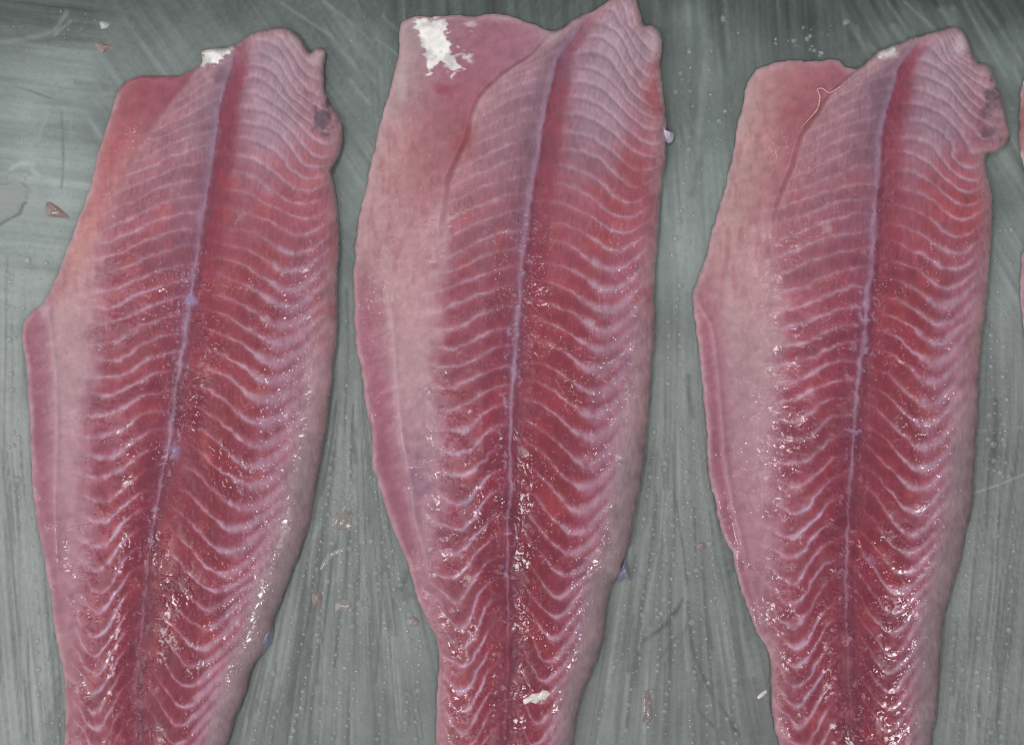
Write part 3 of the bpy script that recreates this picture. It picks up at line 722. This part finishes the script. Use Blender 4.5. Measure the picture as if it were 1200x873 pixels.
# ------------------------------------------------------------------ the tray
def fine_axis(a, b, step, lo, hi):
    core = list(np.arange(a, b + step, step)); l = []; x = a; s = step
    while x > lo: s *= 1.35; x -= s; l.append(x)
    r = []; x = core[-1]; s = step
    while x < hi: s *= 1.35; x += s; r.append(x)
    return np.array(l[::-1] + core + r)
ax = fine_axis(-6, 1206, 1.7, -560, 1760); ay = fine_axis(-6, 880, 1.7, -60, 1500)
X, Y = np.meshgrid(ax, ay); shp = X.shape
L1 = cur(f1[2]['left'], Y); R1 = cur(f1[2]['right'], Y); L2 = cur(f2[2]['left'], Y); R2 = cur(f2[2]['right'], Y)
L3 = cur(f3[2]['left'], Y); R3 = cur(f3[2]['right'], Y); L4 = cur(f4[2]['left'], Y)
g0 = X < (L1 + R1) / 2; g1 = (~g0) & (X < (L2 + R2) / 2); g2 = (~g0) & (~g1) & (X < (L3 + R3) / 2); g3 = ~(g0 | g1 | g2)
def fan(xa0, xa1, xb0, xb1):      # straight streaks fanning out between two fillets, from y=430 to y=873
    t = (Y - 430) / 443.0
    A = xa0 + (xa1 - xa0) * t; B_ = xb0 + (xb1 - xb0) * t
    return (X - A) / np.maximum(B_ - A, 20)
cfan = np.where(g0, (X - (Y - 430) * .09) / 75 + 10, np.where(g1, fan(386, 270, 432, 505) * 1.6 + 30, np.where(g2, fan(762, 672, 820, 915) * 1.6 + 50, (X + (Y - 430) * .10) / 75 + 70)))
cc = X / 75
edge = np.where(g0, L1 - X, np.where(g1, np.minimum(X - R1, L2 - X), np.where(g2, np.minimum(X - R2, L3 - X), np.minimum(X - R3, L4 - X))))
lowm = ss(250, 480, Y)
def strk(c):
    c = c + (fbm(X / 150, Y / 220, 2, 2) - .5) * .05
    a_ = fbm(c * 7, Y / 420, 1, 3, .6); b_ = fbm(c * 24, Y / 170, 4, 3, .6); d_ = vnoise(c * 64, Y / 70, 5)
    return (a_ - .5) * .55 + (b_ - .5) * .8 * (.2 + 1.5 * fbm(X / 60, Y / 90, 3, 2)) + (d_ - .5) * .42
lf = ss(430, 540, Y)
streak = strk(cc) * (1 - lf) + strk(cfan) * lf
# wiping marks in the upper area
ang = np.where(X < 130, .12, np.where(X < 450, -.75, np.where(X < 1000, 1.45, -.95)))
a2 = fbm(X / 160, Y / 160, 6, 2) * .9 - .45
def dirn(theta, fa, fl, seed):
    p = -X * np.sin(theta) + Y * np.cos(theta); q = X * np.cos(theta) + Y * np.sin(theta)
    return fbm(p / fa, q / fl, seed, 4, .55)
XB = X + (fbm(X / 60, Y / 60, 14, 3) - .5) * 160
w1 = ss(60, 140, XB); w2 = ss(380, 470, XB); w3 = ss(960, 1040, XB)
wipe = dirn(.12, 7, 130, 3) * (1 - w1) + dirn(.95, 8, 150, 7) * w1 * (1 - w2) + dirn(1.5, 9, 190, 8) * w2 * (1 - w3) + dirn(1.05, 7, 130, 9) * w3
blend = fbm(X / 70, Y / 70, 10, 3)
up = 1 - lowm
cloud = fbm(X / 75, Y / 75, 11, 5)
fine = fbm(X / 5, Y / 5, 12, 3)
col = np.zeros(shp + (3,)) + np.array([0., 2.5, 1.5])
col = col + (np.interp(Y + (fbm(X / 90, Y / 90, 9, 3) - .5) * 90, [-60, 8, 35, 70, 150, 300, 450, 600, 873], [62, 76, 97, 107, 121, 135, 135, 123, 114]) + 16 * (1 - ss(60, 190, X)) * ss(40, 90, Y))[..., None]  # milky film tone, plus light falloff towards both ends painted in
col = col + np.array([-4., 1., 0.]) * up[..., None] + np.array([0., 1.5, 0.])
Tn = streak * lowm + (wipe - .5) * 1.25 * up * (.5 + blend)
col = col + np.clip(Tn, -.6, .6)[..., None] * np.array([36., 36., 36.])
dark = ss(.10, .34, -Tn) * lowm
col = mixc(col, (86, 93, 90), dark * .35)
col = col + ((cloud - .5) * (36 + 16 * up))[..., None] + ((fine - .5) * 9)[..., None]
# margin beside each fillet, darkened in the tray colour as contact shade
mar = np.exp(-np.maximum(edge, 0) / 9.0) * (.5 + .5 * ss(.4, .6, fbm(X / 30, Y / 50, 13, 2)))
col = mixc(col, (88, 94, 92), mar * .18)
film = Tn * .22 + (cloud - .5) * .15
def stroke(pts, w, c, st, ht=0.0, soft=1.0):
    global col, film
    P = catmull(pts + pts[::-1], 6.0); P = P[:len(P) // 2 + 1]
    xa, xb = P[:, 0].min() - 4 * w, P[:, 0].max() + 4 * w; ya, yb = P[:, 1].min() - 4 * w, P[:, 1].max() + 4 * w
    jx = np.where((ax > xa) & (ax < xb))[0]; iy = np.where((ay > ya) & (ay < yb))[0]
    if len(jx) == 0 or len(iy) == 0: return
    sl = (slice(iy[0], iy[-1] + 1), slice(jx[0], jx[-1] + 1))
    xs, ys = X[sl], Y[sl]; best = np.full(xs.shape, 1e9)
    for i in range(len(P) - 1):
        (px, py), (qx, qy) = P[i], P[i + 1]; dx, dy = qx - px, qy - py
        t = np.clip(((xs - px) * dx + (ys - py) * dy) / (dx * dx + dy * dy + 1e-9), 0, 1)
        best = np.minimum(best, np.hypot(xs - px - t * dx, ys - py - t * dy))
    best = best + (fbm(xs / 5, ys / 5, 3, 2) - .5) * w * .9
    m = np.exp(-(np.maximum(best, 0) / w) ** 2) * (.5 + .7 * fbm(xs / 12, ys / 12, 5, 2))
    c0 = col[sl]; col[sl] = c0 + (np.asarray(c, float) - c0) * np.clip(m * st, 0, 1)[..., None]
    film[sl] += ht * m
DK = (74, 80, 78); LT = (158, 166, 163); ML = (166, 172, 170)
for pts, w, c, st, ht in [
    ([(800,702),(788,722),(772,738),(750,752)], 2.6, DK, .9, -.12), ([(806,705),(812,760),(828,800),(850,835),(866,862)], 1.8, DK, .8, -.1),
    ([(770,580),(764,640),(752,720),(744,800)], 2.6, (84,92,90), .8, -.1), ([(778,575),(772,640),(760,700),(748,760)], 1.4, LT, .6, .1),
    ([(852,640),(868,700),(878,745)], 5.0, (90,97,95), .7, -.1), ([(832,600),(842,660),(856,720),(868,800)], 2.2, (92,98,96), .6, -.08),
    ([(790,575),(800,640),(806,690)], 1.2, DK, .6, -.08), ([(812,780),(820,800),(818,830),(836,850)], 1.6, DK, .6, -.05),
    ([(796,744),(784,756),(776,770)], 1.4, DK, .6, -.05), ([(806,730),(800,744)], 1.6, DK, .6, -.05),
    ([(1143,577),(1170,568),(1202,555)], .9, (166,172,170), .9, .05), ([(1141,505),(1202,500)], .8, (150,156,154), .6, .03),
    ([(1146,860),(1180,800)], .8, (160,166,164), .5, .03),
    ([(412,600),(404,680),(392,780)], 2.0, DK, .55, -.08), ([(392,640),(380,730),(372,800)], 2.0, DK, .7, -.08), ([(366,700),(350,780),(340,860)], 1.8, DK, .7, -.08),
    ([(384,600),(362,640),(350,700),(330,800)], 1.4, LT, .45, .08), ([(446,630),(448,700),(440,800)], 1.4, DK, .5, -.06), ([(424,640),(416,720),(410,860)], 3.0, (92,99,97), .6, -.08),
    ([(478,672),(470,690)], 5.0, (86,96,92), .75, -.08), ([(472,700),(482,698)], 4.0, (86,96,92), .6, -.08),
    ([(394,470),(388,520),(376,580)], 1.6, DK, .5, -.06), ([(406,340),(408,420),(402,500)], 2.4, (84,92,88), .6, -.06),
    ([(20,560),(22,640),(24,720),(26,800)], 2.4, (88,96,93), .7, -.06), ([(8,300),(6,420),(4,560)], 1.5, (96,104,100), .5, 0),
    ([(0,50),(30,46),(60,38),(74,22),(78,14)], 3.4, (140,150,148), .6, .10), ([(82,26),(70,36),(64,42)], 2.0, LT, .6, .1),
    ([(36,170),(46,164),(48,152),(54,140),(56,128)], 2.6, (146,156,153), .7, .12), ([(12,198),(24,192),(38,192),(40,202),(46,206)], 3.2, (168,176,174), .8, .15),
    ([(0,222),(16,214),(30,208)], 4.0, (150,158,157), .7, .12), ([(76,180),(100,188),(112,190)], 1.6, (142,152,148), .6, .05),
    ([(72,130),(74,190),(72,220)], 1.6, (96,104,101), .6, -.05), ([(84,130),(82,180),(78,230)], 1.4, (140,148,145), .5, .05),
    ([(834,50),(826,90),(820,150),(812,220)], 5.0, (136,142,139), .55, .1), ([(806,150),(804,250),(802,330)], 1.8, (140,146,144), .5, .06),
    ([(820,150),(818,250),(812,330)], 2.4, (136,142,140), .5, .06), ([(842,60),(846,90)], 3.0, (130,138,135), .5, .06),
    ([(1040,2),(1060,30),(1080,56)], 2.4, (140,148,144), .5, .08), ([(1060,2),(1080,20),(1100,38)], 1.8, (140,148,144), .5, .08),
    ([(1130,2),(1150,40),(1180,90)], 2.2, (140,148,144), .5, .06), ([(1150,2),(1176,40),(1200,76)], 2.6, (136,144,140), .5, .06),
    ([(330,4),(360,24),(390,44)], 2.0, (136,146,142), .5, .06), ([(380,2),(410,26),(436,50)], 2.4, (138,147,144), .5, .06), ([(400,60),(420,80),(440,96)], 2.0, (132,141,138), .5, .06)]:
    stroke(pts, w, c, st, ht)
rs_ = random.Random(31)
for _ in range(150):              # individual scrape marks and ridges in the film
    y0_ = rs_.uniform(440, 860); ln = rs_.uniform(25, 170); fp_ = rs_.random(); zone = rs_.choice('aabbbcd')
    t0, t1 = (y0_ - 430) / 443., (min(y0_ + ln, 880) - 430) / 443.
    if zone == 'b': xs_ = [386 - 116 * t + fp_ * (46 + 189 * t) for t in (t0, (t0 + t1) / 2, t1)]
    elif zone == 'a': xs_ = [762 - 90 * t + fp_ * (58 + 185 * t) for t in (t0, (t0 + t1) / 2, t1)]
    elif zone == 'c': xs_ = [1105 + 95 * fp_ - 20 * t for t in (t0, (t0 + t1) / 2, t1)]
    else: xs_ = [70 * fp_ + 20 * t for t in (t0, (t0 + t1) / 2, t1)]
    ys_ = [y0_, y0_ + ln / 2, y0_ + ln]; dk_ = rs_.random() < .55
    stroke([(x + rs_.uniform(-2, 2), y) for x, y in zip(xs_, ys_)], rs_.choice((.9, 1.1, 1.3, 1.8, 3.0)), (82, 88, 86) if dk_ else (150, 156, 153), rs_.uniform(.3, .75), -.06 if dk_ else .07)
for _ in range(46):               # short wipes in the upper area
    x_, y_ = rs_.choice(((rs_.uniform(0, 120), rs_.uniform(20, 290)), (rs_.uniform(280, 450), rs_.uniform(5, 110)), (rs_.uniform(785, 870), rs_.uniform(20, 330)), (rs_.uniform(1000, 1195), rs_.uniform(5, 100))))
    th = (.1 if x_ < 90 else .9 if x_ < 460 else 1.5 if x_ < 900 else 1.0) + rs_.uniform(-.25, .25); ln = rs_.uniform(15, 70)
    stroke([(x_ + ln * k * math.cos(th) + rs_.uniform(-2, 2), y_ + ln * k * math.sin(th)) for k in (0, .5, 1)], rs_.choice((1.0, 1.5, 2.5, 4.0)), rs_.choice(((146, 155, 152), (138, 146, 143), (86, 94, 91))), rs_.uniform(.25, .6), .05)
# milky pool at the left border with a scalloped edge
s2, _, _ = poly_sd(X[(X < 80)].ravel(), Y[(X < 80)].ravel(), np.array([(-60,214),(6,216),(22,212),(34,220),(33,232),(26,240),(22,250),(10,256),(0,262),(-60,300)], float))
pool = np.full(shp, -99.); pool[X < 80] = s2
pm = ss(-1, 3, pool + (fine - .5) * 6)
col = mixc(col, (142, 146, 145), pm * .75); col = mixc(col, (80, 86, 84), .7 * np.exp(-((pool + 1.0) / 1.6) ** 2) * (X < 80) * (Y > 236))
film = film + pm * .35
film = film + (fine - .5) * .05
Z = film * .001 - .00045
Z = np.where((X < -4) | (X > 1204) | (Y < -4) | (Y > 878), -.00045, Z)
Z = np.minimum(Z, -.0001)
kx, ky = wpos(X, Y, 0)
ids = np.arange(X.size).reshape(shp)
f = np.stack([ids[:-1, :-1], ids[1:, :-1], ids[1:, 1:], ids[:-1, 1:]], -1).reshape(-1, 4)
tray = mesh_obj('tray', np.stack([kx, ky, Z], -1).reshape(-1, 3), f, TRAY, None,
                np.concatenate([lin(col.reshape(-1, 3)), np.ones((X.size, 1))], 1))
tag(tray, 'grey wet metal tray streaked with milky film under the fillets', 'tray', kind='structure')
TRAYZ = -.0004
# unseen raised rim, added past the head end to shade the tray there
xr = np.linspace(wpos(ax[0], 0, 0)[0], wpos(ax[-1], 0, 0)[0], 40)
y_r = wpos(0, -34, 0)[1]
prof = [(0, -.0006), (.002, .0005), (.004, .004), (.006, .018), (.008, .022), (.013, .022), (.0135, -.002), (0, -.002)]
vs = [(x, y_r + p, z) for x in xr for p, z in prof]; k = len(prof)
fs = [(i * k + j, i * k + (j + 1) % k, (i + 1) * k + (j + 1) % k, (i + 1) * k + j) for i in range(len(xr) - 1) for j in range(k)]
RIM = simple_wet('shade_rim_grey', (110, 118, 114), .4)
py_obj('added_shade_rim', vs, fs, RIM, tray)

# ------------------------------------------------------------------ water on the tray
def dome(px, py, r, ecc=1.0, ang=0.0, hgt=.55, seg=8, z0=TRAYZ):
    vs = []; fs = []
    cx, cy = wpos(px, py, 0); R_ = r * S
    ph = [random.uniform(.85, 1.15) for _ in range(seg)]
    for ring, (rr, zz) in enumerate(((1.0, 0.0), (.86, .55), (.5, .9))):
        for q in range(seg):
            a = 2 * math.pi * q / seg
            x = R_ * rr * math.cos(a) * ph[q]; y = R_ * rr * math.sin(a) * ph[q] * ecc
            vs.append((cx + x * math.cos(ang) - y * math.sin(ang), cy + x * math.sin(ang) + y * math.cos(ang), z0 + zz * R_ * hgt))
    vs.append((cx, cy, z0 + R_ * hgt))
    for ring in range(2):
        for q in range(seg): fs.append((ring * seg + q, ring * seg + (q + 1) % seg, (ring + 1) * seg + (q + 1) % seg, (ring + 1) * seg + q))
    for q in range(seg): fs.append((2 * seg + q, 2 * seg + (q + 1) % seg, 3 * seg))
    return vs, fs
polys = [np.array(list(T['top']) + list(T['right']) + list(T['left']), float) for T in (T1, T2, T3, T4)]
def clear(px, py, m=3):
    P = np.array([px]), np.array([py])
    return all(poly_sd(P[0], P[1], pl)[0][0] < -m for pl in polys)
def gapx(g, fpos, y):
    a, b = {1: (f1[2]['right'], f2[2]['left']), 2: (f2[2]['right'], f3[2]['left'])}[g]
    return cur(a, y) + fpos * (cur(b, y) - cur(a, y))
spots = []
rnd = random.Random(12)
def chain(fun, ya, yb, lo=6, hi=14, r0=.9, r1=2.3):
    y = ya
    while y < yb:
        spots.append((float(fun(y)) + rnd.uniform(-1.6, 1.6), y, rnd.uniform(r0, r1) if rnd.random() < .85 else rnd.uniform(r1, r1 * 1.5)))
        y += rnd.uniform(lo, hi)
for fp in (.12, .2, .3, .42, .5, .56, .62, .72, .84, .9): chain(lambda y: gapx(1, fp, y), rnd.uniform(520, 640), 872)
for fp in (.12, .25, .36, .45, .58, .66, .8): chain(lambda y: gapx(2, fp, y), rnd.uniform(420, 620), 872)
for fp in (.35, .6): chain(lambda y: gapx(2, fp, y), 60, 460, 9, 22)
chain(lambda y: gapx(1, .5, y), 330, 560, 8, 18)
for x in (8, 14, 26, 32): chain(lambda y: x + (y - 300) * .03, 290, 640, 14, 40)
for x in (1163, 1168, 1176, 1182): chain(lambda y: x + (y - 400) * -.03, 270, 560, 9, 24)
for x in (1120, 1132, 1150, 1165, 1184): chain(lambda y: x + (y - 700) * -.05, 600, 872, 7, 18)
for x in (40, 52, 62): chain(lambda y: x + (y - 700) * .05, 640, 872, 10, 28)
for _ in range(330):
    g = rnd.choice((1, 1, 2, 2, 3)); y = rnd.uniform(560, 872) if rnd.random() < .7 else rnd.uniform(20, 560)
    x = float(gapx(g, rnd.uniform(.05, .95), y)) if g < 3 else rnd.uniform(1100, 1200)
    spots.append((x, y, rnd.uniform(.6, 1.5)))
for _ in range(110):
    spots.append((rnd.uniform(0, 120), rnd.uniform(10, 340), rnd.uniform(.6, 1.3)))
for _ in range(26):
    spots.append((rnd.gauss(945, 26), rnd.gauss(50, 10), rnd.uniform(.5, 2.2)))
AV, AF = [], []
for (x, y, r) in spots:
    if not clear(x, y): continue
    v_, f_ = dome(x, y, r * 1.3, rnd.uniform(.75, 1.1), rnd.uniform(0, 3), .55, 8, -.0003)
    o_ = len(AV); AV += v_; AF += [tuple(i + o_ for i in q) for q in f_]
beads = py_obj('water_beads', AV, AF, WATER)
tag(beads, 'fine water beads scattered over the wet grey tray', 'water', kind='stuff')

big = [(403,705,3.5),(32,305,5),(54,308,3.4),(11,330,3),(4,340,2.6),(10,524,3.2),(16,522,2.6),(54,772,3.2),(320,787,3.4),(353,830,3.2),(376,830,3),(344,856,3.4),(395,800,3.4),(371,744,2.8),
       (490,809,3.4),(488,760,2.8),(779,702,4.2),(775,719,3.6),(789,648,2.8),(834,704,2.2),(848,870,3.6),(833,826,3),(852,842,2.8),(1180,468,3),(1177,497,3.6),(1176,515,3.4),
       (848,22,4.5),(992,26,5),(798,86,3),(792,108,3.2),(843,142,3.2),(850,130,3.4),(946,46,3.4),(930,48,3),(1148,838,3.2),(1172,846,3),(1162,858,3.4)]
for i, (x, y, r) in enumerate(big):
    if not clear(x, y, 1): continue
    v_, f_ = dome(x, y, r, rnd.uniform(.8, 1.2), rnd.uniform(0, 3), .55, 12)
    wx, wy = wpos(x, y, 0)
    tag(py_obj('water_drop', v_, f_, WATER, None, (wx, wy, TRAYZ)), 'clear round water drop standing on the bare grey tray', 'water drop', 'larger water drops on the tray')

# ------------------------------------------------------------------ scraps on the tray
def scrap(px, py, ol, hg, mat, label, seed, cat='fish scrap', group='bits of fish left on the tray'):
    vs, fs = lump(px, py, ol, TRAYZ, hg * .55, seed, 4)
    wx, wy = wpos(px, py, 0)
    tag(py_obj('fish_scrap', vs, fs, mat, None, (wx, wy, TRAYZ)), label, cat, group)
scrap(67, 246, [(-13,-8),(-8,-9),(2,-3),(14,8),(15,10),(2,9),(-13,6)], .0011, simple_wet('pink_scrap_a', (152, 126, 121), .3, .75), 'pinkish triangular scrap on the tray beside the white-tipped fillet', 21)
scrap(119, 55, [(-8,-4),(-2,-6),(4,-3),(12,-3),(13,2),(5,4),(2,9),(-3,5)], .0009, SCRAP, 'small pink and white scrap above the white-tipped fillet flap', 22)
scrap(121, 30, [(-4,-4),(2,-4),(7,-1),(4,3),(-2,4)], .0009, simple_wet('white_scrap', (190, 196, 192), .35, .85), 'tiny whitish scrap near the rim above the pink and white scrap', 23)
scrap(402, 612, [(-10,-10),(2,-18),(9,-12),(10,2),(4,10),(-6,8),(-13,4)], .0008, simple_wet('pale_scrap', (162, 146, 138), .25, .55), 'flat pale pink scrap lying in the streaks between two fillets', 24)
scrap(403, 710, [(-9,-4),(-3,-7),(6,-8),(10,-3),(7,3),(4,8),(-4,5),(-10,6)], .0016, simple_wet('clear_scrap', (160, 156, 152), .2, .75), 'glossy clear lump of slime between the white-tipped and torn-cornered fillets', 25)
scrap(372, 702, [(-5,-8),(3,-9),(6,-2),(4,7),(-3,8),(-6,2)], .0012, SCRAP, 'small pinkish blob left of the glossy slime lump', 26)
scrap(484, 728, [(-7,-2),(-1,-7),(6,-3),(7,3),(0,7),(-6,4)], .0014, simple_wet('clear_scrap_b', (158, 148, 146), .2, .75), 'clear pinkish blob against the belly side of the torn-cornered fillet', 27)
scrap(758, 832, [(-4,-22),(3,-24),(6,-6),(7,8),(1,17),(-6,13),(-6,-4)], .0009, simple_wet('pale_scrap_c', (150, 132, 132), .2, .6), 'long pink drop shaped smear of slime on the tray', 28)
scrap(893, 813, [(-6,4),(-2,-1),(5,-5),(6,-2),(1,3),(-4,6)], .0010, WHITE, 'small white sliver beside the tail of the strand-bearing fillet', 29)
scrap(822, 640, [(-5,-3),(2,-5),(6,0),(3,5),(-4,4)], .0010, SCRAP, 'small rosy blob beside the belly edge of the strand-bearing fillet', 30)
scrap(391, 650, [(-16,16),(-11,4),(-2,-4),(12,-8),(13,-5),(2,1),(-6,8),(-13,18)], .0007, WATER, 'curved clear water smear below the flat pale pink scrap', 31, 'water', 'water smears on the tray')
